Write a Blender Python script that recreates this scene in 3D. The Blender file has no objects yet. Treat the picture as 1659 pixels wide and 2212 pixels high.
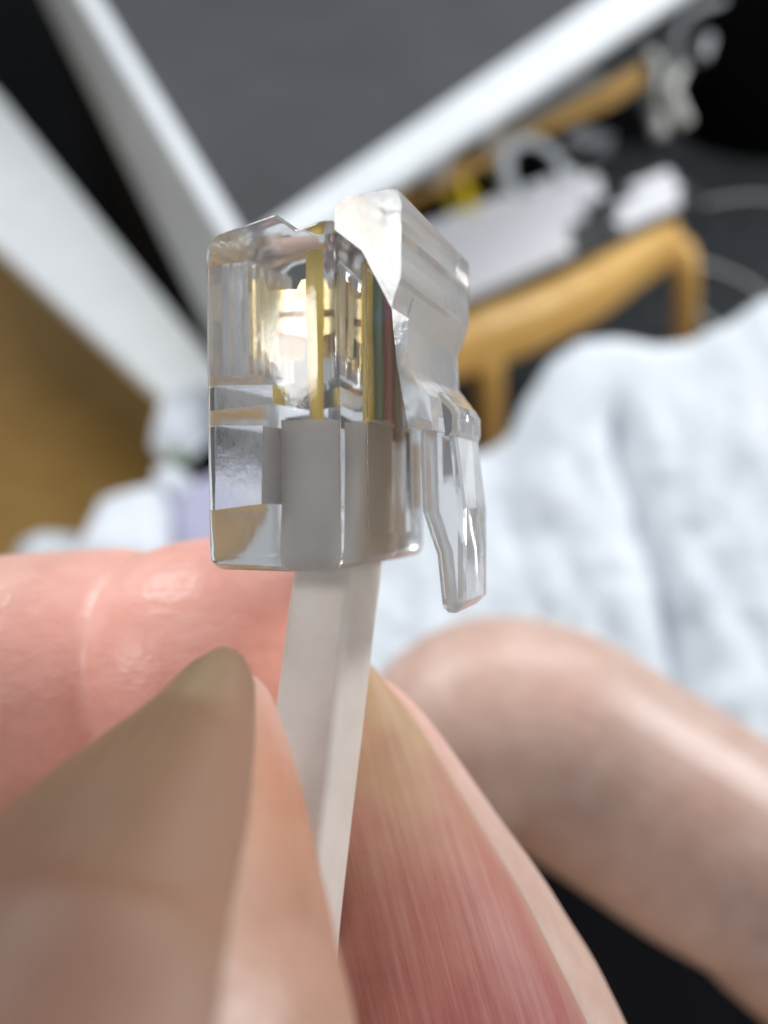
import bpy, bmesh, math, random
from mathutils import Vector, Matrix, noise
random.seed(7)
S = bpy.context.scene
COL = S.collection
D = bpy.data

# ------------------------------------------------------------------ camera, world, lamps, exposure
TH = math.radians(50)                       # the phone looks down by this much
CAM = Vector((0, 0, 1.0))
RX = Vector((1, 0, 0)); FW = Vector((0, math.cos(TH), -math.sin(TH))); UP = Vector((0, math.sin(TH), math.cos(TH)))
cd = D.cameras.new('camera'); cam = D.objects.new('camera', cd); COL.objects.link(cam)
cam.location = CAM; cam.rotation_euler = (math.pi/2-TH, 0, 0)
cd.sensor_fit = 'VERTICAL'; cd.sensor_height = 36; cd.sensor_width = 27; cd.lens = 26
cd.clip_start = 0.002; cd.clip_end = 50
cd.dof.use_dof = True; cd.dof.focus_distance = 0.0272; cd.dof.aperture_fstop = 26
S.camera = cam

W = D.worlds.new('World'); S.world = W; W.use_nodes = True
bg = W.node_tree.nodes['Background']; bg.inputs[0].default_value = (0.86, 0.93, 1.0, 1); bg.inputs[1].default_value = 0.46

def area(name, pos, target, sx, sy, power, col):
    l = D.lights.new(name, 'AREA'); l.shape = 'RECTANGLE'; l.size = sx; l.size_y = sy; l.energy = power; l.color = col
    o = D.objects.new(name, l); COL.objects.link(o); o.location = pos
    o.rotation_euler = (Vector(target)-Vector(pos)).to_track_quat('-Z', 'Y').to_euler()
    return o
area('ceiling_lamp', (0.80, 1.60, 2.0), (0.15, 0.5, 0.6), 0.9, 0.5, 15, (0.97, 0.98, 1.0))
area('side_fill', (1.3, 0.45, 1.55), (0.1, 0.5, 0.6), 0.5, 0.5, 14.5, (0.97, 0.98, 1.0))  # added fill from the right for keys, rail and under the desk
area('left_fill', (-0.75, 1.15, 1.95), (0, 0.1, 0.9), 0.6, 0.6, 13.5, (0.96, 0.98, 1.0))  # added fill from the left, brightens the pink finger and shelf
area('glint_light', (-0.90, -0.21, 1.81), (0, 0.02, 1.0), 0.26, 0.26, 3.1, (1.0, 0.98, 0.95))  # added light, placed so the gold contacts mirror it
S.view_settings.view_transform = 'Standard'; S.view_settings.look = 'None'
S.view_settings.exposure = 0.0; S.view_settings.gamma = 1.0
S.render.engine = 'CYCLES'
cy = S.cycles
cy.use_denoising = True
cy.max_bounces = 18; cy.transmission_bounces = 16; cy.glossy_bounces = 8; cy.diffuse_bounces = 4
cy.blur_glossy = 0.4; cy.caustics_refractive = True; cy.caustics_reflective = False
cy.sample_clamp_indirect = 20

# ------------------------------------------------------------------ coordinates
F = 1597.0; CX, CY = 829.5, 1106.0
def C3(x, y, z):                            # camera axes, millimetres -> world
    return CAM + (RX*x + UP*y + FW*z)*0.001
def P(px, py, zmm):                         # along a sight line at a depth in millimetres
    return C3((px-CX)/F*zmm, (CY-py)/F*zmm, zmm)
def PZ(px, py, z):                          # where a sight line meets the level z
    d = RX*((px-CX)/F) + UP*((CY-py)/F) + FW
    return CAM + d*((z-CAM.z)/d.z)
Rm = ((0.92080354, -0.00819446, 0.38994064), (0.00207019, 0.99986787, 0.01612332), (-0.39002124, -0.01403916, 0.92069883))
Rt = (-1.77058526, -1.98011431, 25.7765337)
def G(u, t, v):                             # plug axes (width, thickness, length) in mm -> world
    q = (-t, v, u)
    return C3(*[sum(Rm[i][k]*q[k] for k in range(3))+Rt[i] for i in range(3)])

# ------------------------------------------------------------------ objects
def tag(o, label=None, cat=None, group=None, kind=None):
    if label: o['label'] = label
    if cat: o['category'] = cat
    if group: o['group'] = group
    if kind: o['kind'] = kind
    return o
def thing(name, loc, label, cat, group=None):
    o = D.objects.new(name, None); COL.objects.link(o); o.location = loc; o.empty_display_size = 0.01
    return tag(o, label, cat, group)
def root_of(p):
    while p.parent: p = p.parent
    return p
def mesh(name, vs, fs, mat, parent=None, smooth=False, loc=None, uvs=None, sharp=None):
    off = root_of(parent).location if parent else (Vector(loc) if loc is not None else Vector((0, 0, 0)))
    m = D.meshes.new(name); m.from_pydata([tuple(Vector(v)-off) for v in vs], [], fs)
    m.update()
    if uvs:
        ul = m.uv_layers.new(name='UVMap')
        for l in m.loops: ul.data[l.index].uv = uvs[l.vertex_index]
    bm = bmesh.new(); bm.from_mesh(m); bmesh.ops.recalc_face_normals(bm, faces=bm.faces); bm.to_mesh(m); bm.free()
    if smooth:
        for p in m.polygons: p.use_smooth = True
        if sharp: m.set_sharp_from_angle(angle=math.radians(sharp))
    if mat: m.materials.append(mat)
    o = D.objects.new(name, m); COL.objects.link(o)
    if parent: o.parent = parent
    else: o.location = off
    return o
def bake(o, *mods):                         # apply modifiers without operators
    for kind, kw in mods:
        md = o.modifiers.new(kind.lower(), kind)
        for k, v in kw.items(): setattr(md, k, v)
    dg = bpy.context.evaluated_depsgraph_get(); dg.update()
    m = D.meshes.new_from_object(o.evaluated_get(dg)); old = o.data
    o.modifiers.clear(); o.data = m; m.name = old.name; D.meshes.remove(old)
    return o
def kill(o):
    m = o.data; D.objects.remove(o); D.meshes.remove(m)
def cut(o, tools, op='DIFFERENCE'):
    bake(o, *[('BOOLEAN', dict(operation=op, solver='EXACT', object=t)) for t in tools])
    for t in tools: kill(t)
    return o
def smooth_by(o, deg=35):
    for p in o.data.polygons: p.use_smooth = True
    o.data.set_sharp_from_angle(angle=math.radians(deg)); return o
def prism(u0, u1, poly, fn=None):           # (t, v) outline extruded over u, plug axes
    fn = fn or G; n = len(poly)
    vs = [fn(u0, t, v) for t, v in poly]+[fn(u1, t, v) for t, v in poly]
    fs = [tuple(range(n)), tuple(range(2*n-1, n-1, -1))]+[(i, (i+1) % n, n+(i+1) % n, n+i) for i in range(n)]
    return vs, fs
def gbox(u0, u1, t0, t1, v0, v1): return prism(u0, u1, [(t0, v0), (t1, v0), (t1, v1), (t0, v1)])
def tube(path, radii, n=14, prof=None, cap=True):   # path of world points
    vs, fs = [], []; N = len(path); prev = None
    for i, p in enumerate(path):
        p = Vector(p); a = Vector(path[max(i-1, 0)]); b = Vector(path[min(i+1, N-1)]); T = (b-a).normalized()
        if prev is None: prev = T.orthogonal().normalized()
        s = (prev-T*prev.dot(T)).normalized(); prev = s; b2 = T.cross(s)
        r = radii[i] if isinstance(radii, (list, tuple)) else radii
        for k in range(n):
            an = 2*math.pi*k/n; q = r*(prof(an) if prof else 1)
            vs.append(p+s*math.cos(an)*q+b2*math.sin(an)*q)
    for i in range(N-1):
        for k in range(n):
            fs.append((i*n+k, i*n+(k+1) % n, (i+1)*n+(k+1) % n, (i+1)*n+k))
    if cap: fs += [tuple(range(n-1, -1, -1)), tuple(range((N-1)*n, N*n))]
    return vs, fs
def spline(pts, m=8):
    out = []; n = len(pts); pts = [Vector(p) for p in pts]
    for i in range(n-1):
        p0, p1, p2, p3 = pts[max(i-1, 0)], pts[i], pts[i+1], pts[min(i+2, n-1)]
        for k in range(m):
            t = k/m
            out.append(0.5*((2*p1)+(p2-p0)*t+(2*p0-5*p1+4*p2-p3)*t*t+(3*p1-p0-3*p2+p3)*t**3))
    out.append(pts[-1]); return out
def slab(poly, h):                          # polygon of world points, extruded down by h
    n = len(poly); vs = [Vector(p) for p in poly]+[Vector(p)-Vector((0, 0, h)) for p in poly]
    return vs, [tuple(range(n)), tuple(range(2*n-1, n-1, -1))]+[(i, (i+1) % n, n+(i+1) % n, n+i) for i in range(n)]

# ------------------------------------------------------------------ materials
def mat(name, col, rough=0.5, **kw):
    m = D.materials.new(name); m.use_nodes = True; b = m.node_tree.nodes['Principled BSDF']
    b.inputs['Base Color'].default_value = (*col, 1); b.inputs['Roughness'].default_value = rough
    for k, v in kw.items(): b.inputs[k].default_value = v
    return m
def nd(m, t, **kw):
    n = m.node_tree.nodes.new(t)
    for k, v in kw.items():
        if k in n.inputs: n.inputs[k].default_value = v
        else: setattr(n, k, v)
    return n
def ln(m, a, b): m.node_tree.links.new(a, b)
def B(m): return m.node_tree.nodes['Principled BSDF']
def objcoord(m, scale=(1, 1, 1)):
    tc = nd(m, 'ShaderNodeTexCoord'); mp = nd(m, 'ShaderNodeMapping'); mp.inputs['Scale'].default_value = scale
    ln(m, tc.outputs['Object'], mp.inputs['Vector']); return mp.outputs[0]
def ramp(m, fac, stops):
    r = nd(m, 'ShaderNodeValToRGB'); e = r.color_ramp.elements
    while len(e) < len(stops): e.new(0.5)
    for el, (p, c) in zip(e, stops): el.position = p; el.color = (*c, 1)
    ln(m, fac, r.inputs[0]); return r.outputs[0]
def vary(m, scale, c1, c2, detail=4, stretch=(1, 1, 1), lo=0.35, hi=0.65):
    n = nd(m, 'ShaderNodeTexNoise', Scale=scale, Detail=detail); ln(m, objcoord(m, stretch), n.inputs['Vector'])
    ln(m, ramp(m, n.outputs[0], [(lo, c1), (hi, c2)]), B(m).inputs['Base Color']); return m
def bump(m, scale, strength, dist, detail=4, stretch=(1, 1, 1)):
    n = nd(m, 'ShaderNodeTexNoise', Scale=scale, Detail=detail); ln(m, objcoord(m, stretch), n.inputs['Vector'])
    b = nd(m, 'ShaderNodeBump', Strength=strength, Distance=dist); ln(m, n.outputs[0], b.inputs['Height'])
    old = B(m).inputs['Normal'].links
    if old: ln(m, old[0].from_socket, b.inputs['Normal'])
    ln(m, b.outputs[0], B(m).inputs['Normal']); return m

def clear(name, rough, bs, bd, tw):
    m = mat(name, (0.99, 0.99, 0.99), rough, IOR=1.56, **{'Transmission Weight': tw})
    n = nd(m, 'ShaderNodeTexNoise', Scale=900, Detail=5); ln(m, objcoord(m), n.inputs['Vector'])
    mr = nd(m, 'ShaderNodeMapRange'); mr.inputs[1].default_value = 0.4; mr.inputs[2].default_value = 0.75
    mr.inputs[3].default_value = rough; mr.inputs[4].default_value = rough+0.12
    ln(m, n.outputs[0], mr.inputs[0]); ln(m, mr.outputs[0], B(m).inputs['Roughness'])
    bump(m, 1100, bs, bd, 4); return m
M = {}
M['clear'] = clear('clear_plastic', 0.045, 0.22, 0.00004, 0.92)
M['latch'] = clear('clear_latch_plastic', 0.045, 0.25, 0.00005, 0.74)
M['gold'] = bump(mat('gold_contact', (1.0, 0.80, 0.42), 0.25, Metallic=1.0), 2500, 0.3, 0.00003)
def wire(name, c): return bump(mat(name, c, 0.4), 1500, 0.2, 0.00004)
M['yellow'] = wire('yellow_insulation', (1.0, 0.66, 0.0)); M['green'] = wire('green_insulation', (0.03, 0.20, 0.10))
M['red'] = wire('red_insulation', (0.33, 0.02, 0.06)); M['black'] = wire('black_insulation', (0.012, 0.012, 0.014))
M['jacket'] = mat('cable_jacket', (0.60, 0.53, 0.45), 0.42, **{'Subsurface Weight': 0.25, 'Subsurface Scale': 0.0008})
M['jacket'].node_tree.nodes['Principled BSDF'].inputs['Subsurface Radius'].default_value = (1, 0.8, 0.6)
vary(M['jacket'], 420, (0.73, 0.66, 0.595), (0.66, 0.585, 0.515)); bump(M['jacket'], 1800, 0.12, 0.00005)
def skin():
    m = mat('skin', (0.6, 0.36, 0.28), 0.33, **{'Subsurface Weight': 0.45, 'Subsurface Scale': 0.0022})
    B(m).inputs['Subsurface Radius'].default_value = (1.0, 0.35, 0.22)
    n = nd(m, 'ShaderNodeTexNoise', Scale=300, Detail=6, Roughness=0.65); ln(m, objcoord(m), n.inputs['Vector'])
    at = nd(m, 'ShaderNodeAttribute'); at.attribute_name = 'blush_and_light'
    c1 = ramp(m, n.outputs[0], [(0.3, (0.50, 0.33, 0.265)), (0.5, (0.56, 0.39, 0.32)), (0.72, (0.62, 0.45, 0.38))])
    mx = nd(m, 'ShaderNodeMixRGB', blend_type='MULTIPLY'); mx.inputs['Fac'].default_value = 1.0
    ln(m, c1, mx.inputs[1]); ln(m, at.outputs['Color'], mx.inputs[2]); ln(m, mx.outputs[0], B(m).inputs['Base Color'])
    bump(m, 850, 0.38, 0.00022, 7, (1, 1.7, 1.7)); bump(m, 3000, 0.35, 0.00008, 3, (1, 1, 2.5)); return m
M['skin'] = skin()
def nail(name, stops, streak, edge_blend, axis, side, fold):
    m = mat(name, (0.7, 0.4, 0.35), 0.45, **{'Specular IOR Level': 0.3, 'Subsurface Weight': 0.3, 'Subsurface Scale': 0.001})
    B(m).inputs['Subsurface Radius'].default_value = (1.0, 0.4, 0.3)
    uv = nd(m, 'ShaderNodeUVMap'); sp = nd(m, 'ShaderNodeSeparateXYZ'); ln(m, uv.outputs[0], sp.inputs[0])
    oc_ = objcoord(m); comb = nd(m, 'ShaderNodeCombineXYZ')
    for i, (d, sc) in enumerate(((side, 3300), (axis, 130))):
        dt = nd(m, 'ShaderNodeVectorMath', operation='DOT_PRODUCT'); ln(m, oc_, dt.inputs[0]); dt.inputs[1].default_value = d
        mu = nd(m, 'ShaderNodeMath', operation='MULTIPLY'); mu.inputs[1].default_value = sc; ln(m, dt.outputs['Value'], mu.inputs[0]); ln(m, mu.outputs[0], comb.inputs[i])
    nz = nd(m, 'ShaderNodeTexNoise', Scale=450, Detail=4); ln(m, oc_, nz.inputs['Vector'])
    ad = nd(m, 'ShaderNodeMath', operation='MULTIPLY_ADD'); ad.inputs[1].default_value = 0.34
    ln(m, nz.outputs[0], ad.inputs[0]); ln(m, sp.outputs[1], ad.inputs[2])
    c = ramp(m, ad.outputs[0], stops)
    st = nd(m, 'ShaderNodeTexNoise', Scale=1.0, Detail=5, Roughness=0.6); ln(m, comb.outputs[0], st.inputs['Vector'])
    mx = nd(m, 'ShaderNodeMixRGB', blend_type='MIX'); ln(m, c, mx.inputs[1]); mx.inputs[2].default_value = (0.62, 0.42, 0.35, 1)
    mr = nd(m, 'ShaderNodeMapRange'); mr.inputs[1].default_value = 0.45; mr.inputs[2].default_value = 0.8; mr.inputs[4].default_value = streak
    ln(m, st.outputs[0], mr.inputs[0]); ln(m, mr.outputs[0], mx.inputs[0])
    # towards its side fold the plate takes the colour of the skin it is set in
    eb = nd(m, 'ShaderNodeMapRange', interpolation_type='SMOOTHSTEP'); eb.inputs[1].default_value = edge_blend[0]; eb.inputs[2].default_value = edge_blend[1]; eb.inputs[4].default_value = edge_blend[2]
    ln(m, sp.outputs[0], eb.inputs[0]); m2 = nd(m, 'ShaderNodeMixRGB', blend_type='MIX'); ln(m, mx.outputs[0], m2.inputs[1]); m2.inputs[2].default_value = (*fold, 1)
    ln(m, eb.outputs[0], m2.inputs[0]); ln(m, m2.outputs[0], B(m).inputs['Base Color'])
    b = nd(m, 'ShaderNodeBump', Strength=0.35, Distance=0.00010); ln(m, st.outputs[0], b.inputs['Height']); ln(m, b.outputs[0], B(m).inputs['Normal'])
    bump(m, 2200, 0.3, 0.00005, 4)
    return m
def wdir(x, y, z): return tuple((RX*x+UP*y+FW*z).normalized())
M['index_nail'] = nail('index_nail', [(0.12, (0.17, 0.022, 0.026)), (0.42, (0.30, 0.075, 0.072)), (0.72, (0.42, 0.17, 0.125)), (1.06, (0.48, 0.31, 0.18))], 0.28, (0.86, 1.0, 0.6), wdir(0.22, -0.9, -0.3), wdir(0.95, 0.25, 0.1), (0.50, 0.33, 0.26))  # tones kept low in place of shade over the nail
M['thumb_nail'] = nail('thumb_nail', [(0.15, (0.11, 0.042, 0.033)), (0.5, (0.14, 0.070, 0.039)), (0.9, (0.175, 0.10, 0.052)), (1.15, (0.23, 0.15, 0.08))], 0.05, (0.68, 1.0, 1.0), wdir(-0.45, -0.85, -0.3), wdir(0.85, -0.5, 0.1), (0.27, 0.15, 0.097))  # darkened, most at the root, for shade that no object casts
M['white_cloth'] = bump(vary(mat('white_cloth', (0.78, 0.82, 0.86), 0.9), 40, (0.655, 0.70, 0.74), (0.71, 0.74, 0.77)), 160, 0.3, 0.002)
M['wood'] = vary(mat('light_wood', (0.62, 0.36, 0.13), 0.35), 25, (0.72, 0.40, 0.10), (0.84, 0.54, 0.19), 5, (1, 1, 6))
M['floor'] = vary(mat('wood_floor', (0.2, 0.1, 0.03), 0.45), 7, (0.34, 0.18, 0.03), (0.44, 0.245, 0.05), 5, (1, 8, 1))
M['rug'] = bump(vary(mat('dark_rug', (0.02, 0.022, 0.025), 0.95), 30, (0.02, 0.022, 0.025), (0.06, 0.066, 0.072)), 300, 0.6, 0.004)
M['desk_dark'] = vary(mat('dark_desk_top', (0.06, 0.06, 0.065), 0.75), 12, (0.026, 0.026, 0.030), (0.034, 0.034, 0.039))
M['white_paint'] = vary(mat('white_paint', (0.8, 0.82, 0.83), 0.4), 20, (0.64, 0.67, 0.69), (0.70, 0.73, 0.75))
M['shelf_white'] = vary(mat('shelf_white', (0.85, 0.87, 0.87), 0.5), 20, (0.83, 0.85, 0.85), (0.88, 0.89, 0.89))
M['grey_paint'] = vary(mat('grey_paint', (0.3, 0.31, 0.31), 0.35), 14, (0.30, 0.31, 0.315), (0.38, 0.39, 0.39))
M['key'] = mat('white_keycap', (0.92, 0.92, 0.95), 0.45); M['black_plastic'] = mat('black_plastic', (0.012, 0.012, 0.013), 0.4)
M['black_fabric'] = bump(mat('black_fabric', (0.004, 0.004, 0.0045), 0.95, **{'Specular IOR Level': 0.03}), 300, 0.4, 0.002)
M['yellow_tape'] = mat('yellow_plastic', (0.85, 0.62, 0.01), 0.4); M['grey_plastic'] = vary(mat('grey_plastic', (0.4, 0.42, 0.44), 0.4), 20, (0.42, 0.45, 0.47), (0.60, 0.63, 0.66))
M['pale_cable'] = mat('pale_cable', (0.62, 0.62, 0.58), 0.45); M['paper'] = bump(mat('white_paper', (0.80, 0.83, 0.88), 0.8), 60, 0.4, 0.003)
M['lilac'] = mat('lilac_cloth', (0.45, 0.44, 0.58), 0.9); M['leaf'] = mat('green_plastic', (0.10, 0.22, 0.03), 0.5)

# ------------------------------------------------------------------ the room behind, far and out of focus
FL = 2.4
floor = mesh('floor', [(-FL, -1, 0), (FL, -1, 0), (FL, 4, 0), (-FL, 4, 0)], [(0, 1, 2, 3)], M['floor']); tag(floor, kind='structure')
rp = [PZ(430, 1500, 0.004), PZ(430, 760, 0.004), PZ(-150, 40, 0.004), PZ(-150, -250, 0.004), PZ(2100, -250, 0.004), PZ(2300, 1700, 0.004)]
tag(mesh('rug', *slab(rp, 0.003), M['rug']), kind='structure')
mp_ = [PZ(425, 770, 0.008), PZ(560, 700, 0.008), PZ(560, -280, 0.008), PZ(-150, -240, 0.008), PZ(-150, 60, 0.008)]
M['gap_shade_black'] = bump(mat('gap_shade_black', (0.006, 0.006, 0.007), 0.95, **{'Specular IOR Level': 0.05}), 200, 0.5, 0.003)
tag(mesh('gap_shade_sheet', *slab(mp_, 0.0035), M['gap_shade_black']), kind='structure')  # black sheet added to stand for the shadow gap beside the desk

dz = 0.72
def on(a, b, y): return (a[0]+(b[0]-a[0])*(y-a[1])/(b[1]-a[1]), y)
YF = -330                                   # where the tabletop runs out of the picture
oc, ic = (532, 590), (533, 511)
ol, orr = on((178, 0), oc, YF), on((1448, 0), oc, YF)
il, ir = on((220, 0), ic, YF), on((1277, 0), ic, YF)
O, OL, OR, I, IL, IR = [PZ(*p, dz) for p in (oc, ol, orr, ic, il, ir)]
A, Bc, Cc = OL, O, OR
desk = thing('desk', (Bc.x, Bc.y, 0), 'dark grey topped desk with white edges, its corner pointing at the plug', 'desk')
dl, dr = (A-Bc), (Cc-Bc)
o = mesh('edge_strip', *slab([O, OL, IL, I], 0.014), M['white_paint'], desk); bake(o, ('BEVEL', dict(width=0.003, segments=2))); smooth_by(o)
o = mesh('edge_strip', *slab([O+Vector((0.0004, 0, 0)), OR, IR, I+Vector((0.0004, 0, 0))], 0.014), M['white_paint'], desk); bake(o, ('BEVEL', dict(width=0.003, segments=2))); smooth_by(o)
dn = Vector((0, 0, 0.004))
mesh('desk_top', *slab([I-dn, IL-dn, IR-dn], 0.02), M['desk_dark'], desk)
e_in = ((OL+OR)*0.5-O); e_in.z = 0; e_in.normalize()
def skirt(name, a, b, inset, z1, z0, m):
    d = (b-a).normalized(); nrm = Vector((d.y, -d.x, 0)); nrm = nrm if nrm.dot(e_in) > 0 else -nrm
    q = [a+nrm*inset, b+nrm*inset, b+nrm*(inset+0.018), a+nrm*(inset+0.018)]
    q = [Vector((p.x, p.y, z1)) for p in q]
    return mesh(name, *slab(q, z1-z0), m, desk)
skirt('side_panel', O+dl*0.012, OL, 0.002, dz-0.0145, dz-0.205, M['grey_paint'])
skirt('gap_shade_panel', O+dl*0.03, OL, 0.012, dz-0.2055, 0.0045, M['black_fabric'])  # added black panel, keeps the gap under the side panel dark
for p in (OL*0.9+OR*0.1, OL*0.35+OR*0.65):
    q = Vector((p.x, p.y, dz-0.026)); sl = 0.025
    mesh('leg', *slab([q+Vector((-sl, -sl-0.06, 0)), q+Vector((sl, -sl-0.06, 0)), q+Vector((sl, sl-0.06, 0)), q+Vector((-sl, sl-0.06, 0))], dz-0.0305), M['grey_paint'], desk)

zb = 0.46
b_ = [PZ(-250, -60, zb), PZ(0, 205, zb), PZ(210, 468, zb), PZ(470, 790, zb), PZ(520, 960, zb), PZ(365, 868, zb), PZ(170, 690, zb), PZ(0, 535, zb), PZ(-250, 330, zb)]
wb = thing('white_shelf', (b_[4].x, b_[4].y, 0), 'wide white board slanting down at the left edge above brown wood', 'shelf')
o = mesh('board', *slab(b_, 0.025), M['shelf_white'], wb); bake(o, ('BEVEL', dict(width=0.004, segments=2))); smooth_by(o)
for q in (b_[0]*0.5+b_[8]*0.5, b_[3]*0.5+b_[5]*0.5):
    q = Vector((q.x, q.y, zb-0.0255)); s = 0.02
    mesh('leg', *slab([q+Vector((-s, -s, 0)), q+Vector((s, -s, 0)), q+Vector((s, s, 0)), q+Vector((-s, s, 0))], zb-0.0265), M['white_paint'], wb)

# stool
zs = 0.47
stool = thing('stool', Vector((*PZ(1200, 560, zs).xy, 0)), 'bent light wood stool with a black seat and curved rails, carrying the keyboard', 'stool')
seat = [PZ(930, 735, zs), PZ(1090, 690, zs), PZ(1250, 620, zs), PZ(1400, 525, zs), PZ(1440, 480, zs), PZ(1420, 300, zs), PZ(1375, 205, zs), PZ(1170, 290, zs), PZ(900, 440, zs), PZ(800, 560, zs)]
o = mesh('seat', *slab(seat, 0.018), M['black_fabric'], stool); bake(o, ('BEVEL', dict(width=0.006, segments=2))); smooth_by(o)
def rail(name, pts, w, h, ups=None):
    path = spline(pts, 6); vs = []; fs = []
    prof = []
    for k in range(20):
        a = 2*math.pi*k/20; ca, sa = math.cos(a), math.sin(a)
        prof.append((math.copysign(abs(ca)**0.55, ca)*w, math.copysign(abs(sa)**0.55, sa)*h))
    N = len(path); prev = Vector((0, 0, 1))
    for i, p in enumerate(path):
        T = (path[min(i+1, N-1)]-path[max(i-1, 0)]).normalized()
        s = T.cross(prev).normalized(); u2 = s.cross(T); prev = u2
        for a, b2 in prof: vs.append(p+s*a+u2*b2)
    for i in range(N-1):
        for k in range(20): fs.append((i*20+k, i*20+(k+1) % 20, (i+1)*20+(k+1) % 20, (i+1)*20+k))
    fs += [tuple(range(19, -1, -1)), tuple(range((N-1)*20, N*20))]
    return mesh(name, vs, fs, M['wood'], stool, True, sharp=60)
zr = zs-0.036
rail('front_rail', [PZ(850, 797, zr), PZ(1020, 736, zr), PZ(1133, 698, zr), PZ(1269, 634, zr), PZ(1360, 570, zr), PZ(1425, 526, zr)], 0.026, 0.040)
rail('back_rail', [PZ(830, 468, zr), PZ(915, 425, zr), PZ(1030, 362, zr), PZ(1170, 284, zr), PZ(1375, 166, zr)], 0.016, 0.024)
rail('leg', [PZ(1405, 553, zr-0.004), PZ(1450, 530, zr-0.004), PZ(1478, 560, zr-0.02), PZ(1482, 620, zr-0.07), PZ(1478, 700, 0.28), PZ(1465, 800, 0.14), Vector((*PZ(1440, 910, 0.012).xy, 0.0045))], 0.018, 0.018)
rail('leg', [PZ(1050, 745, zr-0.012), PZ(1052, 800, zr-0.05), PZ(1055, 900, 0.26), PZ(1055, 980, 0.13), Vector((*PZ(1050, 1060, 0.012).xy, 0.0045))], 0.019, 0.019)
rail('leg', [PZ(1300, 222, zr-0.012), PZ(1270, 400, 0.28), Vector((*PZ(1250, 560, 0.012).xy, 0.0045))], 0.016, 0.016)
rail('leg', [PZ(860, 452, zr-0.012), PZ(880, 560, 0.28), Vector((*PZ(900, 760, 0.012).xy, 0.0045))], 0.016, 0.016)

# keyboard on the stool
zk = zs+0.0005
TILT = math.radians(13)
k0, k1 = PZ(985, 672, zk+0.012), PZ(1520, 436, zk+0.012)
k0.z = k1.z = zk
kd = (k1-k0).normalized(); kh = Vector((-kd.y, kd.x, 0)); klen = (k1-k0).length
kn = kh*math.cos(TILT)+Vector((0, 0, math.sin(TILT))); ku = Vector((0, 0, 1))*math.cos(TILT)-kh*math.sin(TILT)
kb = thing('keyboard', k0, 'black keyboard with bright white keycaps lying across the stool seat', 'keyboard')
KD = 0.142                                  # depth of the keyboard
q = [k0-kd*0.2+kn*a for a in (0,)]
vs = []
for al in (-0.2, klen+0.004):
    for ac, h in ((0, 0), (0, 0.014), (KD, 0.014), (KD, 0.0)): vs.append(k0+kd*al+kn*ac+ku*h)
vs[0].z = vs[4].z = zk; 
o = mesh('base', vs, [(0, 1, 2, 3), (7, 6, 5, 4), (0, 4, 5, 1), (1, 5, 6, 2), (2, 6, 7, 3), (3, 7, 4, 0)], M['black_plastic'], kb); bake(o, ('BEVEL', dict(width=0.003, segments=2))); smooth_by(o)
for al in (-0.12, klen-0.06):
    c0 = k0+kd*al+kn*(KD-0.012); w = kd*0.012; dd = kh*0.004
    top4 = [c0-w-dd, c0+w-dd, c0+w+dd, c0-w+dd]; top4 = [p+Vector((0, 0, 0.0002)) for p in top4]
    mesh('foot', top4+[Vector((p.x, p.y, zk)) for p in top4], [(0, 1, 2, 3), (7, 6, 5, 4)]+[(i, (i+1) % 4, 4+(i+1) % 4, 4+i) for i in range(4)], M['black_plastic'], kb)
def keymesh(w, d, h):
    vs = []
    for z, f in ((0, 1.0), (h*0.75, 0.92), (h, 0.82)):
        for a, b2 in ((-1, -1), (1, -1), (1, 1), (-1, 1)): vs.append(tuple(kd*(a*w/2*f)+kn*(b2*d/2*f)+ku*z))
    fs = [(3, 2, 1, 0), (8, 9, 10, 11)]
    for r in (0, 4):
        for k in range(4): fs.append((r+k, r+(k+1) % 4, r+4+(k+1) % 4, r+4+k))
    m = D.meshes.new('keycap'); m.from_pydata(vs, [], fs); m.materials.append(M['key']); return m
km1, km2 = keymesh(0.0192, 0.0192, 0.010), keymesh(0.031, 0.0192, 0.010)
def key(m, along, across):
    o = D.objects.new('keycap', m); COL.objects.link(o); o.parent = kb
    o.location = kd*along+kn*across+ku*0.0142
pitch = 0.0202
def along_of(px, py): return (PZ(px, py, zk+0.03)-k0).dot(kd)
main_end = along_of(1252, 548); nav0 = along_of(1392, 474)
for r in range(6):
    end = [0.196, 0.213, 0.256, 0.312, 0.326, 0.306][r]; ac = 0.019+r*0.0208
    key(km2, end-0.0155, ac)
    for c in range(15): key(km1, end-0.0315-0.0100-c*pitch, ac)
for r, st, nk in ((0, 0.292, 6), (1, 0.314, 6), (2, 0.362, 4)):
    for c in range(nk): key(km1, st+c*pitch, 0.019+r*0.0208)

# ring, yellow reel, boxes, cables on and beside the stool
def lathe(cen, axis, prof, n=40):           # prof: (radius, height along axis)
    axis = axis.normalized(); a = axis.orthogonal().normalized(); b2 = axis.cross(a); vs = []; fs = []; m = len(prof)
    for k in range(n):
        an = 2*math.pi*k/n; d = a*math.cos(an)+b2*math.sin(an)
        for r, h in prof: vs.append(cen+d*r+axis*h)
    for k in range(n):
        for j in range(m):
            fs.append((k*m+j, ((k+1) % n)*m+j, ((k+1) % n)*m+(j+1) % m, k*m+(j+1) % m))
    return vs, fs
rc = PZ(1148, 380, zs+0.056)
ax = (-FW*0.8+RX*0.35+Vector((0, 0, 0.25))).normalized()
tape = thing('tape_roll', Vector((rc.x, rc.y, zs)), 'pale grey round tape roll leaning upright behind the white keycaps', 'tape roll')
mesh('tape', *lathe(rc, ax, [(0.036, -0.011), (0.053, -0.011), (0.055, -0.009), (0.055, 0.009), (0.053, 0.011), (0.036, 0.011)]), M['grey_plastic'], tape, True, sharp=40)
mesh('core', *lathe(rc, ax, [(0.033, -0.0105), (0.0358, -0.0105), (0.0358, 0.0105), (0.033, 0.0105)]), M['black_plastic'], tape, True, sharp=40)
yc = PZ(1006, 446, zs+0.045)
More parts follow.
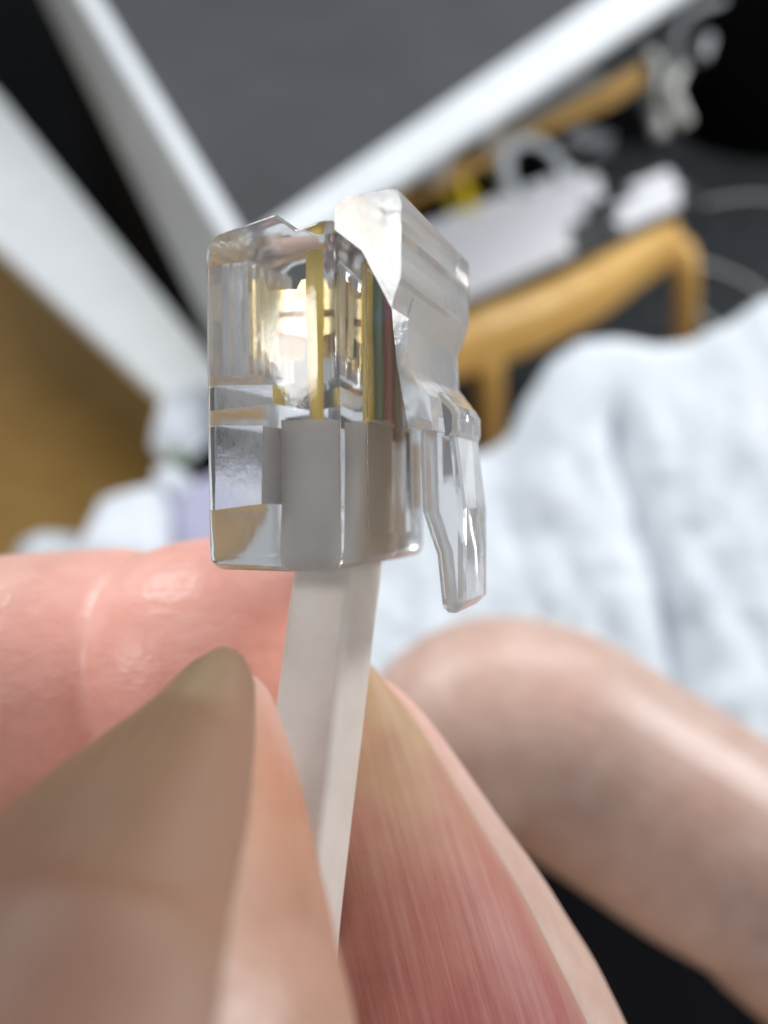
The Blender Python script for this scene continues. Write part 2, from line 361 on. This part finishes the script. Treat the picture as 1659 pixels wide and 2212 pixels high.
yt = thing('yellow_reel', Vector((yc.x, yc.y, zs)), 'small yellow reel beside the pale tape roll, above the plug latch', 'reel')
yax = (RX*0.55+UP*0.25-FW*0.35).normalized()
mesh('reel', *lathe(yc, yax, [(0.012, -0.013), (0.029, -0.013), (0.030, -0.011), (0.026, -0.008), (0.026, 0.008), (0.030, 0.011), (0.029, 0.013), (0.012, 0.013)]), M['yellow_tape'], yt, True, sharp=40)
mesh('hub', *lathe(yc, yax, [(0.004, -0.0125), (0.0118, -0.0125), (0.0118, 0.0125), (0.004, 0.0125)], 20), M['black_plastic'], yt, True, sharp=40)

def box_thing(name, label, cat, c, dx, dy, dzv, h, m, lidm=None):
    c = Vector(c); t = thing(name, c, label, cat)
    ax1 = Vector(dx); ax2 = Vector(dy)
    def q(f, z): return [c+ax1*a*f+ax2*b2*f+Vector((0, 0, z)) for a, b2 in ((-1, -1), (1, -1), (1, 1), (-1, 1))]
    o = mesh('body', *slab(q(0.97, h*0.8), h*0.8), m, t); bake(o, ('BEVEL', dict(width=0.004, segments=2))); smooth_by(o)
    o = mesh('lid', *slab(q(1.0, h), h*0.19), lidm or m, t); bake(o, ('BEVEL', dict(width=0.004, segments=2))); smooth_by(o)
    return t
e1 = dr.normalized(); e2 = Vector((-e1.y, e1.x, 0))
gb = PZ(1180, 232, 0.44)
box_thing('storage_box', 'long grey plastic box with lid between the desk edge and the stool rail', 'box', Vector((gb.x, gb.y, 0.0045)), e1*0.22, e2*0.06, 0, 0.43, M['grey_plastic'])
box_thing('plastic_case', 'small grey case with a dark button at the right of the tape roll', 'case', PZ(1262, 345, zs), e1*0.035, e2*0.028, 0, 0.035, M['grey_plastic'])
pc = D.objects['plastic_case']
bt = PZ(1282, 322, zs+0.036)
mesh('button', *lathe(bt, Vector((0, 0, 1)), [(0.002, 0), (0.010, 0), (0.010, 0.003), (0.002, 0.003)], 20), M['black_plastic'], pc)
box_thing('grey_pouch', 'crumpled silver grey pouch on the stool behind the yellow reel', 'pouch', PZ(925, 385, zs), e1*0.032, e2*0.022, 0, 0.03, M['grey_plastic'])
box_thing('cream_box', 'small cream box between the grey pouch and tape roll', 'box', PZ(1030, 320, zs), e1*0.022, e2*0.03, 0, 0.045, M['pale_cable'])
box_thing('black_case', 'flat black case at the far right corner of the stool', 'case', PZ(1345, 385, zs), e1*0.03, e2*0.03, 0, 0.03, M['black_plastic'])

def cable_thing(name, label, pts, r, m, cat='cable', group=None):
    pts = [Vector(p) for p in pts]
    o = mesh(name, *tube(spline(pts, 8), r, 10), m, loc=pts[0], smooth=True); return tag(o, label, cat, group)
for i, pts in enumerate(([PZ(1500, 565, 0.02), PZ(1560, 585, 0.012), PZ(1620, 615, 0.012), PZ(1720, 690, 0.012)],
                         [PZ(1480, 660, 0.012), PZ(1530, 695, 0.012), PZ(1600, 770, 0.012), PZ(1680, 860, 0.012)],
                         [PZ(1500, 445, 0.012), PZ(1570, 430, 0.012), PZ(1640, 425, 0.012), PZ(1720, 440, 0.012)])):
    cable_thing('floor_cable', ['upper pale thin cable curving over the dark rug at the right edge', 'lower pale thin cable on the rug just above the white cloth', 'faint pale cable on the rug, highest of those at the right edge'][i], pts, 0.006, M['pale_cable'], group='thin cables on the dark rug')

# black bag with pale leads hanging over it
bagc = PZ(1745, 300, 0.0)
bag = thing('black_bag', Vector((bagc.x, bagc.y+0.08, 0.0045)), 'large black bag filling the dark upper right corner', 'bag')
bc = bag.location.copy(); vs = []; fs = []; nn = 28; lay = [(0.9, 0), (1.02, 0.05), (1.05, 0.2), (1.0, 0.38), (0.9, 0.48), (0.6, 0.53), (0.2, 0.545)]
for f, z in lay:
    for k in range(nn):
        a = 2*math.pi*k/nn; ca, sa = math.cos(a), math.sin(a)
        w = 1+0.05*noise.noise(Vector((ca*2, sa*2, z*6)))
        vs.append(bc+Vector((math.copysign(abs(ca)**0.6, ca)*0.40*f*w, math.copysign(abs(sa)**0.6, sa)*0.26*f*w, z)))
for i in range(len(lay)-1):
    for k in range(nn): fs.append((i*nn+k, i*nn+(k+1) % nn, (i+1)*nn+(k+1) % nn, (i+1)*nn+k))
fs += [tuple(range(nn-1, -1, -1)), tuple(range((len(lay)-1)*nn, len(lay)*nn))]
mesh('body', vs, fs, M['black_fabric'], bag, True)
ztop = 0.545
mesh('handle', *tube(spline([bc+Vector((-0.1, -0.02, 0.535)), bc+Vector((-0.09, -0.03, 0.60)), bc+Vector((0, -0.04, 0.64)), bc+Vector((0.09, -0.03, 0.60)), bc+Vector((0.1, -0.02, 0.535))], 6), 0.009, 10), M['black_fabric'], bag, True)
zc = 0.60
for i, (pts, r) in enumerate((([PZ(1395, 110, zc), PZ(1420, 150, zc-0.02), PZ(1410, 210, zc-0.04), PZ(1425, 285, zc-0.05)], 0.011),
                         ([PZ(1470, 150, zc), PZ(1452, 190, zc-0.01), PZ(1462, 230, zc-0.03), PZ(1480, 265, zc-0.05)], 0.010),
                         ([PZ(1560, 0, zc), PZ(1490, 30, zc), PZ(1458, 90, zc-0.01), PZ(1462, 150, zc-0.02)], 0.007))):
    cable_thing('hanging_lead', ['thick cream lead hanging nearest the stool in front of the black bag', 'second pale lead hanging just right of the thick cream one', 'thin grey lead arching at the top edge over the black bag'][i], pts, r, M['pale_cable'] if i < 2 else M['grey_plastic'], 'lead', 'leads hanging by the black bag')
pcn = PZ(1520, 100, zc-0.03)
o = mesh('lead_plug', *lathe(pcn, (UP*0.8+RX*0.3).normalized(), [(0.001, -0.02), (0.011, -0.02), (0.013, -0.012), (0.013, 0.012), (0.007, 0.02), (0.001, 0.02)], 18), M['grey_plastic'], loc=pcn, smooth=True, sharp=40)
tag(o, 'small grey plug end lying on the black bag right of the leads', 'plug')

# left: crumpled white paper, dark pouch, cloths on the lap side
def crumple(name, label, cat, poly, z0, h, m, amp, seed, group=None):
    pts = [PZ(*p, z0) for p in poly]; cen = sum(pts, Vector())/len(pts); n = 48; rings = 12; vs = []; fs = []
    per = []
    for i in range(n):
        f = i/n*len(pts); a = int(f); per.append(pts[a % len(pts)].lerp(pts[(a+1) % len(pts)], f-a))
    for r in range(rings+1):
        f = 1-r/rings*0.98
        for k in range(n):
            p = cen.lerp(per[k], f); zz = h*(1-f**3)
            nz = noise.noise(Vector((p.x*22+seed, p.y*22, seed)))+0.5*noise.noise(Vector((p.x*50, p.y*50+seed, 3)))
            vs.append(Vector((p.x, p.y, z0+zz+amp*nz*(1-f**4))))
    for r in range(rings):
        for k in range(n): fs.append((r*n+k, r*n+(k+1) % n, (r+1)*n+(k+1) % n, (r+1)*n+k))
    fs.append(tuple(range(rings*n, rings*n+n))); 
    b0 = len(vs)
    for k in range(n): vs.append(per[k]-Vector((0, 0, 0.006)))
    for k in range(n): fs.append((k, b0+k, b0+(k+1) % n, (k+1) % n))
    fs.append(tuple(range(b0+n-1, b0-1, -1)))
    o = mesh(name, vs, fs, m, loc=(cen.x, cen.y, z0), smooth=True); return tag(o, label, cat, group)
zl = 0.55
lap = [PZ(-100, 1230, zl-0.012), PZ(40, 1195, zl-0.012), PZ(200, 1150, zl-0.012), PZ(330, 1080, zl-0.012), PZ(370, 985, zl-0.012), PZ(560, 960, zl-0.012), PZ(900, 1300, zl-0.012), PZ(950, 2600, zl-0.012), PZ(-400, 2600, zl-0.012), PZ(-250, 1500, zl-0.012)]  # widened unseen below the hand as a pale reflector for the plug
crumple('white_napkin', 'bright white cloth lying behind the fingers at the left', 'cloth', [(150, 1215), (215, 1085), (300, 1068), (350, 1058), (372, 1100), (372, 1250)], zl, 0.02, M['paper'], 0.008, 3.3)
crumple('lilac_cloth', 'dull lilac cloth between the white cloth and the plug', 'cloth', [(365, 1080), (440, 1030), (560, 1000), (600, 1250), (380, 1260)], zl-0.01, 0.012, M['lilac'], 0.006, 8.1)
crumple('crumpled_bag', 'crumpled white plastic bag just left of the plug', 'bag', [(325, 960), (350, 900), (390, 868), (470, 850), (480, 930), (420, 990), (360, 1000)], zl-0.01, 0.03, M['paper'], 0.012, 5.7)
crumple('paper_scrap', 'small white scrap under the crumpled bag', 'paper', [(328, 1055), (335, 1020), (375, 1012), (415, 1035), (430, 1065), (370, 1075)], zl-0.006, 0.012, M['paper'], 0.008, 15.7)
crumple('dark_pouch', 'small black pouch beneath the crumpled bag by the plug', 'pouch', [(380, 1000), (430, 960), (520, 950), (520, 1020), (420, 1030)], zl-0.02, 0.012, M['black_fabric'], 0.004, 9.7)
crumple('green_tag', 'tiny green tag below the crumpled bag', 'tag', [(368, 985), (392, 975), (402, 993), (378, 1003)], zl, 0.008, M['leaf'], 0.002, 2.7)
crumple('grey_rag', 'pale grey lilac rag at the far left, lowest of the cloths', 'rag', [(15, 1250), (40, 1175), (110, 1152), (170, 1158), (185, 1230)], zl, 0.016, M['grey_plastic'], 0.008, 12.2)
tb = [p.copy() for p in lap]
for p in tb: p.z = zl-0.03
tag(mesh('lap_blanket', *slab(tb, 0.012), M['white_cloth'], loc=tb[5]), 'pale blanket under the small cloths left of the plug, mostly behind the fingers, widened to reflect pale light', 'blanket')

# white cloth over the lap at the right
def interp(curve, x):
    for (x0, y0), (x1, y1) in zip(curve, curve[1:]):
        if x <= x1:
            f = max(0, (x-x0)/(x1-x0)); f = f*f*(3-2*f)*0.5+f*0.5; return y0+(y1-y0)*f
    return curve[-1][1]
edge = [(560, 1150), (700, 1090), (850, 1045), (960, 1005), (1060, 985), (1105, 955), (1150, 860), (1200, 785), (1260, 748), (1330, 742), (1420, 758), (1480, 752), (1560, 715), (1659, 655), (1800, 570), (2000, 480)]
vs = []; fs = []; NX, NY = 130, 90
for j in range(NY+1):
    g = j/NY
    for i in range(NX+1):
        px = 560+i/NX*1440; y0 = interp(edge, px); 
        if g < 0.08:
            s = 1-g/0.08; py = y0+26*(1-math.cos((1-s)*math.pi/2)); zz = 430+70*s
            py = y0+ (1-math.sqrt(max(0, 1-(1-s)**2)))*0+ 10*s*s
        else:
            s = (g-0.08)/0.92; py = y0+s*(2050-y0); zz = 430-120*s**0.8
        q = Vector((px*0.004, py*0.004, 0))
        f1 = noise.noise(Vector((px*0.0042+py*0.0012, py*0.0011, 2.0)))*9+noise.noise(Vector((px*0.012-py*0.006, py*0.006, 5.0)))*3+noise.noise(Vector((px*0.03, py*0.03, 9.0)))*2.0+noise.noise(Vector((px*0.016, py*0.009, 14.0)))*4.5
        fold = -16*math.exp(-((px-(1345+max(0, py-1000)*0.22+20*math.sin(py*0.006)))/38)**2)*min(1, max(0, (py-820)/120))
        zz += (f1-fold)*min(1, max(0, (g-0.02)/0.2))
        vs.append(P(px, py, zz))
for j in range(NY):
    for i in range(NX):
        a = j*(NX+1)+i; fs.append((a, a+1, a+NX+2, a+NX+1))
o = mesh('white_cloth', vs, fs, M['white_cloth'], loc=P(1300, 1500, 380), smooth=True)
bake(o, ('SOLIDIFY', dict(thickness=0.006, offset=0)), ('SUBSURF', dict(levels=1)))
for p in o.data.polygons: p.use_smooth = True
tag(o, 'white cloth with soft folds filling the right side behind the fingers', 'cloth')
# dark trousers under the hand
dk = [P(900, 1850, 240), P(1100, 1700, 270), P(1800, 1800, 290), P(1900, 2700, 200), P(800, 2700, 190)]
vs = []; fs = []
for j in range(21):
    for i in range(31):
        px = 900+i*40; py = 1680+j*65
        zz = 262-j*6+14*math.cos((i-15)/15*1.4)*-1+3*noise.noise(Vector((i*0.3, j*0.3, 1)))
        vs.append(P(px, py, zz))
for j in range(20):
    for i in range(30):
        a = j*31+i; fs.append((a, a+1, a+32, a+31))
o = mesh('black_cloth', vs, fs, M['black_fabric'], loc=P(1400, 2000, 260), smooth=True); bake(o, ('SOLIDIFY', dict(thickness=0.004)))
tag(o, 'black cloth seen through the gap below the far finger', 'cloth')

# ------------------------------------------------------------------ the plug and its cable
plug = thing('telephone_cable', G(4.8, 2.7, 0), 'clear modular telephone plug crimped on a flat beige cable, held between two fingertips', 'cable')
T_, W_, L_ = 5.36, 9.57, 12.3
prof = [(-0.05, -0.22), (5.5, -0.22), (5.5, 11.8), (4.7, 12.33), (2.24, 12.7), (1.38, 12.0), (-0.05, 12.25)]
body = mesh('plug_body', *prism(0, W_, prof), None, plug)
def prism_t(t0, t1, poly): return prism(t0, t1, poly, lambda t, u, v: G(u, t, v))
def to_plug(w):
    d = (w-CAM)*1000; c = (d.dot(RX)-Rt[0], d.dot(UP)-Rt[1], d.dot(FW)-Rt[2])
    q = [sum(Rm[k][i]*c[k] for k in range(3)) for i in range(3)]
    return (q[2], -q[0], q[1])
def round_edges(o, pick, r, seg):           # round the chosen edges of a part
    bm = bmesh.new(); bm.from_mesh(o.data); off = root_of(o).location
    es = [e for e in bm.edges if pick(*[to_plug(v.co+off) for v in e.verts], e)]
    bmesh.ops.bevel(bm, geom=es, offset=r*0.001, segments=seg, profile=0.5, affect='EDGES', clamp_overlap=True)
    bmesh.ops.recalc_face_normals(bm, faces=bm.faces); bm.to_mesh(o.data); bm.free()
round_edges(body, lambda a, b, e: a[2] < 11 and b[2] < 11 or (a[2] < 11) != (b[2] < 11), 0.62, 6)
round_edges(body, lambda a, b, e: a[2] > 11.2 and b[2] > 11.2 and e.calc_face_angle(0) > 0.5, 0.16, 3)
tools = []
for k in range(6):
    uc = 5.55+(k-2.5)*1.0
    tools.append(mesh('tool', *gbox(uc-0.27, uc+0.27, 4.35, 6.2, 7.3, 11.55), None, plug))
tools.append(mesh('tool', *prism(1.4, 8.2, [(3.4, 2.3), (6.2, 2.0), (6.2, 5.35), (3.3, 5.2)]), None, plug))
tools.append(mesh('tool', *prism(1.5, 8.1, [(2.9, 6.0), (6.2, 5.85), (6.2, 6.85), (2.9, 6.7)]), None, plug))
tools.append(mesh('tool', *gbox(2.95, 7.4, -1, 0.10, 5.55, 11.3), None, plug))
tools.append(mesh('tool', *gbox(2.95, 7.4, -1, 0.10, 1.0, 5.40), None, plug))
cut(body, tools)
body.data.materials.clear(); body.data.materials.append(M['clear']); smooth_by(body, 30)

def gmesh(name, vf, m): return mesh(name, *vf, m, plug)
# latch, moulded on at the nose
lt = gmesh('latch', prism(0.3, 8.3, [(-0.02, 11.85), (-0.02, 12.6), (-0.3, 12.92), (-2.35, 12.92), (-2.55, 12.7), (-2.5, 9.9), (-2.25, 9.3), (-2.15, 8.9), (-1.05, 11.0)]), None)
lw = gmesh('tool', prism(1.8, 7.8, [(-1.45, 10.4), (-2.45, 10.4), (-2.4, 9.6), (-2.15, 8.6), (-2.2, 7.1), (-2.95, 6.1), (-3.1, 4.85), (-2.15, 4.95), (-1.72, 7.4), (-1.6, 8.6)]), None)
ltail = gmesh('tool', prism(3.15, 6.4, [(-2.02, 5.4), (-2.5, 6.4), (-2.95, 6.4), (-3.45, 5.9), (-3.62, 5.6), (-3.62, 4.9), (-3.5, 4.7), (-3.82, 2.0), (-3.8, -1.45), (-3.4, -1.85), (-3.1, -1.85), (-2.86, -1.75), (-2.66, 0.3), (-2.1, 1.95)]), None)
bake(ltail, ('BEVEL', dict(width=0.00030, segments=2, limit_method='ANGLE', angle_limit=math.radians(50))))
cut(lt, [lw, ltail], 'UNION')
bake(lt, ('BEVEL', dict(width=0.00010, segments=2, limit_method='ANGLE', angle_limit=math.radians(28))))
lt.data.materials.clear(); lt.data.materials.append(M['latch']); smooth_by(lt, 14)

for k, nm in enumerate(('yellow', 'green', 'red', 'black')):
    uc = 4.55+k*1.0
    path = spline([G(uc, 1.9, 5.0), G(uc, 1.9, 6.5), G(uc+0.03, 1.93, 8.0), G(uc-0.03, 1.96, 9.5), G(uc, 1.93, 11.0), G(uc, 1.9, 11.85)], 5)
    o = mesh('wire', *tube(path, 0.00051, 48, lambda a: 1+0.025*math.cos(12*a)), M[nm], plug, True, sharp=60); o['label'] = nm+' insulated wire inside the clear plug'
    cpoly = [(a_+0.3, b_) for a_, b_ in [(4.85, 10.9), (4.6, 11.15), (3.9, 11.1), (3.75, 10.6), (2.5, 10.5), (2.35, 10.85), (2.1, 10.85), (1.75, 10.1), (2.1, 9.7), (3.3, 9.75), (3.3, 9.5), (2.1, 9.4), (1.75, 9.0), (2.1, 8.7), (3.3, 8.95), (3.35, 8.2), (3.9, 8.15), (4.0, 9.6), (4.35, 9.7), (4.4, 8.1), (4.7, 8.0), (4.85, 8.2)]]
    gmesh('contact', prism(uc-0.13, uc+0.13, cpoly), M['gold'])
# strain bars seen inside: the cable jacket runs through the rear half
def cam_pt(px, py, z): return P(px, py, z)
cpath = [G(4.75, 1.9, 5.6), G(4.75, 1.9, 3.0), G(4.62, 2.02, 0.0), P(719, 1330, 30.3), P(691, 1560, 29.5), P(660, 1800, 28.7), P(630, 2050, 27.8), P(600, 2400, 27), P(620, 3000, 28), P(800, 4200, 34), P(1100, 6200, 44)]
cps = spline(cpath, 8); vs = []; fs = []
wid0 = (G(1, 0, 0)-G(0, 0, 0)).normalized(); N = len(cps)
def rr(hw, ht, r, n=6):
    pts = []
    for cx, cyy, a0 in ((hw-r, ht-r, 0), (-hw+r, ht-r, 90), (-hw+r, -ht+r, 180), (hw-r, -ht+r, 270)):
        for k in range(n+1):
            a = math.radians(a0+90*k/n); pts.append((cx+r*math.cos(a), cyy+r*math.sin(a)))
    return pts
prf = rr(1.5, 1.38, 0.36)
for i, p in enumerate(cps):
    T = (cps[min(i+1, N-1)]-cps[max(i-1, 0)]).normalized()
    w = wid0 - T*wid0.dot(T); w.normalize(); h = T.cross(w)
    tw = math.radians(-2*min(1, max(0, i-22)/16)); w, h = w*math.cos(tw)+h*math.sin(tw), h*math.cos(tw)-w*math.sin(tw)
    for a, b2 in prf: vs.append(p+(w*a+h*b2)*0.001+(T*(0.00022*noise.noise(Vector((a*2, b2*2, 3.0)))-0.0001*a) if i == 0 else Vector()))
n = len(prf)
for i in range(N-1):
    for k in range(n): fs.append((i*n+k, i*n+(k+1) % n, (i+1)*n+(k+1) % n, (i+1)*n+k))
fs += [tuple(range(n-1, -1, -1)), tuple(range((N-1)*n, N*n))]
mesh('cable_jacket', vs, fs, M['jacket'], plug, True, sharp=50)

# ------------------------------------------------------------------ the hand
def v3(x, y, z): return RX*x+UP*y+FW*z
def loft(stations, nrm, n=40, m=6, ex=1.0):
    """stations: (px, py, depth, half width, half thickness) in mm; nrm: nail side in camera axes"""
    cs = spline([P(a, b, c) for a, b, c, _, _ in stations], m)
    rs = spline([Vector((r1, r2, 0)) for _, _, _, r1, r2 in stations], m)
    N = len(cs); fr = []
    for i, p in enumerate(cs):
        T = (cs[min(i+1, N-1)]-cs[max(i-1, 0)]).normalized()
        nn = v3(*nrm); nn = (nn-T*nn.dot(T)).normalized(); sd = T.cross(nn).normalized()
        fr.append((p, T, nn, sd, max(rs[i].x, 0.05)*0.001, max(rs[i].y, 0.05)*0.001))
    return fr
def skin_tube(fr, n=40):
    vs = []; fs = []; N = len(fr)
    for p, T, nn, sd, a, b in fr:
        for k in range(n):
            an = 2*math.pi*k/n; vs.append(p+sd*math.cos(an)*a+nn*math.sin(an)*b)
    for i in range(N-1):
        for k in range(n): fs.append((i*n+k, i*n+(k+1) % n, (i+1)*n+(k+1) % n, (i+1)*n+k))
    fs += [tuple(range(n-1, -1, -1)), tuple(range((N-1)*n, N*n))]
    return vs, fs
thumb = loft([(508, 1448, 23.8, 0.3, 0.3), (503, 1485, 23.5, 1.25, 1.05), (476, 1588, 22.7, 2.25, 2.0), (438, 1705, 21.7, 3.25, 2.95), (385, 1850, 20.55, 4.3, 3.9), (330, 2010, 19.4, 5.2, 4.8), (268, 2190, 18.2, 6.1, 5.7), (130, 2570, 16.3, 7.2, 6.9), (-200, 3340, 13.6, 8.3, 8.0), (-380, 4186, 14.5, 9.4, 9.2), (215, 3563, 26, 12, 11), (519, 3413, 36, 13, 12)], (-0.42, 0.2, -0.88))
index = loft([(778, 1440, 37.4, 0.33, 0.32), (782, 1485, 37.2, 1.5, 1.26), (804, 1590, 36.8, 3.12, 2.73), (828, 1730, 36.2, 4.7, 4.2), (853, 1880, 35.4, 6.2, 5.67), (884, 2030, 34.6, 7.35, 6.83), (922, 2200, 33.9, 8.4, 7.77), (1002, 2500, 32.9, 9.21, 8.61), (1128, 2900, 33.4, 9.63, 9.45), (1258, 3500, 35, 10.46, 10.5), (1128, 4000, 40, 11.51, 11.55)], (0.42, 0.12, -0.88))
pink = loft([(745, 1425, 41, 0.6, 0.6), (725, 1425, 40.6, 3.0, 3.0), (650, 1432, 39.6, 5.7, 5.5), (540, 1438, 38.8, 6.7, 6.5), (420, 1452, 38.4, 6.8, 6.6), (345, 1475, 38.4, 6.0, 5.8), (295, 1497, 38.8, 4.4, 4.2), (268, 1510, 39.3, 2.4, 2.2), (258, 1516, 39.6, 0.4, 0.4)], (0, -0.1, -1))
pink_base = loft([(440, 1440, 43, 2.5, 2.5), (400, 1442, 42, 5.2, 5.0), (300, 1450, 40.6, 6.7, 6.5), (150, 1470, 39.2, 6.9, 6.8), (0, 1490, 38, 6.9, 6.9), (-250, 1540, 37, 7.2, 7.2), (-560, 1900, 38, 8, 8), (-640, 2600, 40, 8.8, 8.8), (-400, 3400, 42, 10, 10), (0, 3900, 42, 12, 11)], (0, -0.1, -1))
arch = loft([(850, 1986, 73.92, 6.79, 6.69), (880, 1836, 76.56, 9.26, 9.12), (935, 1676, 79.2, 10.87, 10.7), (1040, 1576, 80.52, 11.86, 11.68), (1180, 1586, 81.84, 12.23, 12.04), (1330, 1676, 81.84, 12.35, 12.16), (1500, 1786, 81.84, 12.6, 12.41), (1640, 1876, 81.84, 12.23, 11.91), (1700, 1926, 81.84, 12.47, 12.16), (1950, 2186, 81.84, 13.59, 13.38), (2000, 2900, 69.6, 12.54, 12.54), (1500, 3600, 60.0, 13.59, 13.59), (1000, 4000, 55.2, 14.63, 14.63)], (0, 0.6, -0.8))
little = loft([(1700, 2700, 84, 3, 3), (1720, 2650, 85, 6, 6), (1800, 2560, 86, 7.2, 7.2), (1950, 2600, 86, 7.5, 7.5), (2050, 2800, 84, 8, 8), (1900, 3200, 74, 9, 9), (1400, 3600, 60, 10, 10), (1000, 3900, 50, 11, 11)], (0, 0.6, -0.8))
palm = loft([(500, 3450, 36, 6, 6), (480, 3700, 37, 22, 14), (480, 4100, 40, 30, 17), (520, 4700, 46, 31, 17), (560, 5400, 52, 27, 17), (560, 6200, 60, 24, 18), (500, 7600, 78, 27, 23), (400, 9000, 100, 32, 28)], (0, 0.3, -0.95))
person = thing('person', P(480, 4100, 40), 'hand of a person pinching the beige cable between thumb and forefinger nails', 'person')
vs, fs = [], []
for fr in (thumb, index, pink, pink_base, arch, little, palm):
    v, f = skin_tube(fr); b0 = len(vs); vs += v; fs += [tuple(b0+i for i in q) for q in f]
hand = mesh('hand', vs, fs, None, person)
bake(hand, ('REMESH', dict(mode='VOXEL', voxel_size=0.00032)), ('SMOOTH', dict(factor=0.5, iterations=5)))
hand.data.materials.clear(); hand.data.materials.append(M['skin'])
for p in hand.data.polygons: p.use_smooth = True
# redder finger pads, plus light and shade painted into the skin tint
ca = hand.data.color_attributes.new('blush_and_light', 'FLOAT_COLOR', 'POINT')
off = person.location
tips = [(P(560, 1480, 37), 0.009, (1.45, 1.06, 1.0)), (P(120, 1380, 32), 0.012, (1.5, 1.16, 1.16)), (P(680, 1980, 17.5), 0.006, (0.70, 0.58, 0.49)), (P(620, 1700, 21), 0.003, (0.95, 0.8, 0.7)), (P(960, 1500, 70), 0.012, (1.12, 1.10, 1.08)), (P(800, 1560, 29), 0.003, (1.0, 1.0, 0.8))]  # pink and far finger lightened in place of light, thumb flesh darker
tips += [(P(1480, 1760, 72), 0.006, (1.0, 0.9, 0.88)), (P(1250, 1500, 72), 0.004, (1.03, 0.93, 0.92)), (P(1640, 1900, 72), 0.003, (0.8, 0.68, 0.62))]  # last entry paints the far finger's crease dark
import array
buf = array.array('f')
for v in hand.data.vertices:
    r = [1.0, 1.0, 1.0]; w = v.co+off
    for c, rad, k in tips:
        d2 = (w-c).length_squared/(rad*rad)
        if d2 < 9:
            g = math.exp(-d2)
            for i in range(3): r[i] += (k[i]-1)*g
    buf.extend((r[0], r[1], r[2], 1.0))
ca.data.foreach_set('color', buf)

def nail_patch(name, fr, i0, i1, a0, a1, lift, m, over=0.0, thick=0.0003):
    """plate following the finger: angles around the section, raised off the skin, rounded at the free edge"""
    vs = []; uvs = []; fs = []; na = 36; st = fr[i0:i1+1]
    sub = []
    for i in range(len(st)-1):
        for k in range(4):
            f = k/4; sub.append(tuple(st[i][j].lerp(st[i+1][j], f) if isinstance(st[i][j], Vector) else st[i][j]*(1-f)+st[i+1][j]*f for j in range(6)))
    sub.append(st[-1]); nl = len(sub)
    for i, (p, T, nn, sd, a, b) in enumerate(sub):
        g = i/(nl-1)                        # 0 at the free edge, 1 at the root
        for k in range(na+1):
            s = k/na; an = math.radians(a0+(a1-a0)*s)
            edgein = 1-1.7*abs(2*s-1)**4
            e = lift*edgein*(1+1.6*g)*(1 if g > 0.06 else 0.6+0.4*g/0.06)
            q = p+sd*math.cos(an)*(a+e)+nn*math.sin(an)*(b+e)
            if g < 0.3: q = q-T*over*(1-g/0.3)**2*(1-abs(2*s-1)**3)
            vs.append(q); uvs.append((s, 1-g))
    for i in range(nl-1):
        for k in range(na):
            x = i*(na+1)+k; fs.append((x, x+1, x+na+2, x+na+1))
    o = mesh(name, vs, fs, m, person, True, uvs=uvs)
    bake(o, ('SOLIDIFY', dict(thickness=thick, offset=0)))
    for p in o.data.polygons: p.use_smooth = True
    return o
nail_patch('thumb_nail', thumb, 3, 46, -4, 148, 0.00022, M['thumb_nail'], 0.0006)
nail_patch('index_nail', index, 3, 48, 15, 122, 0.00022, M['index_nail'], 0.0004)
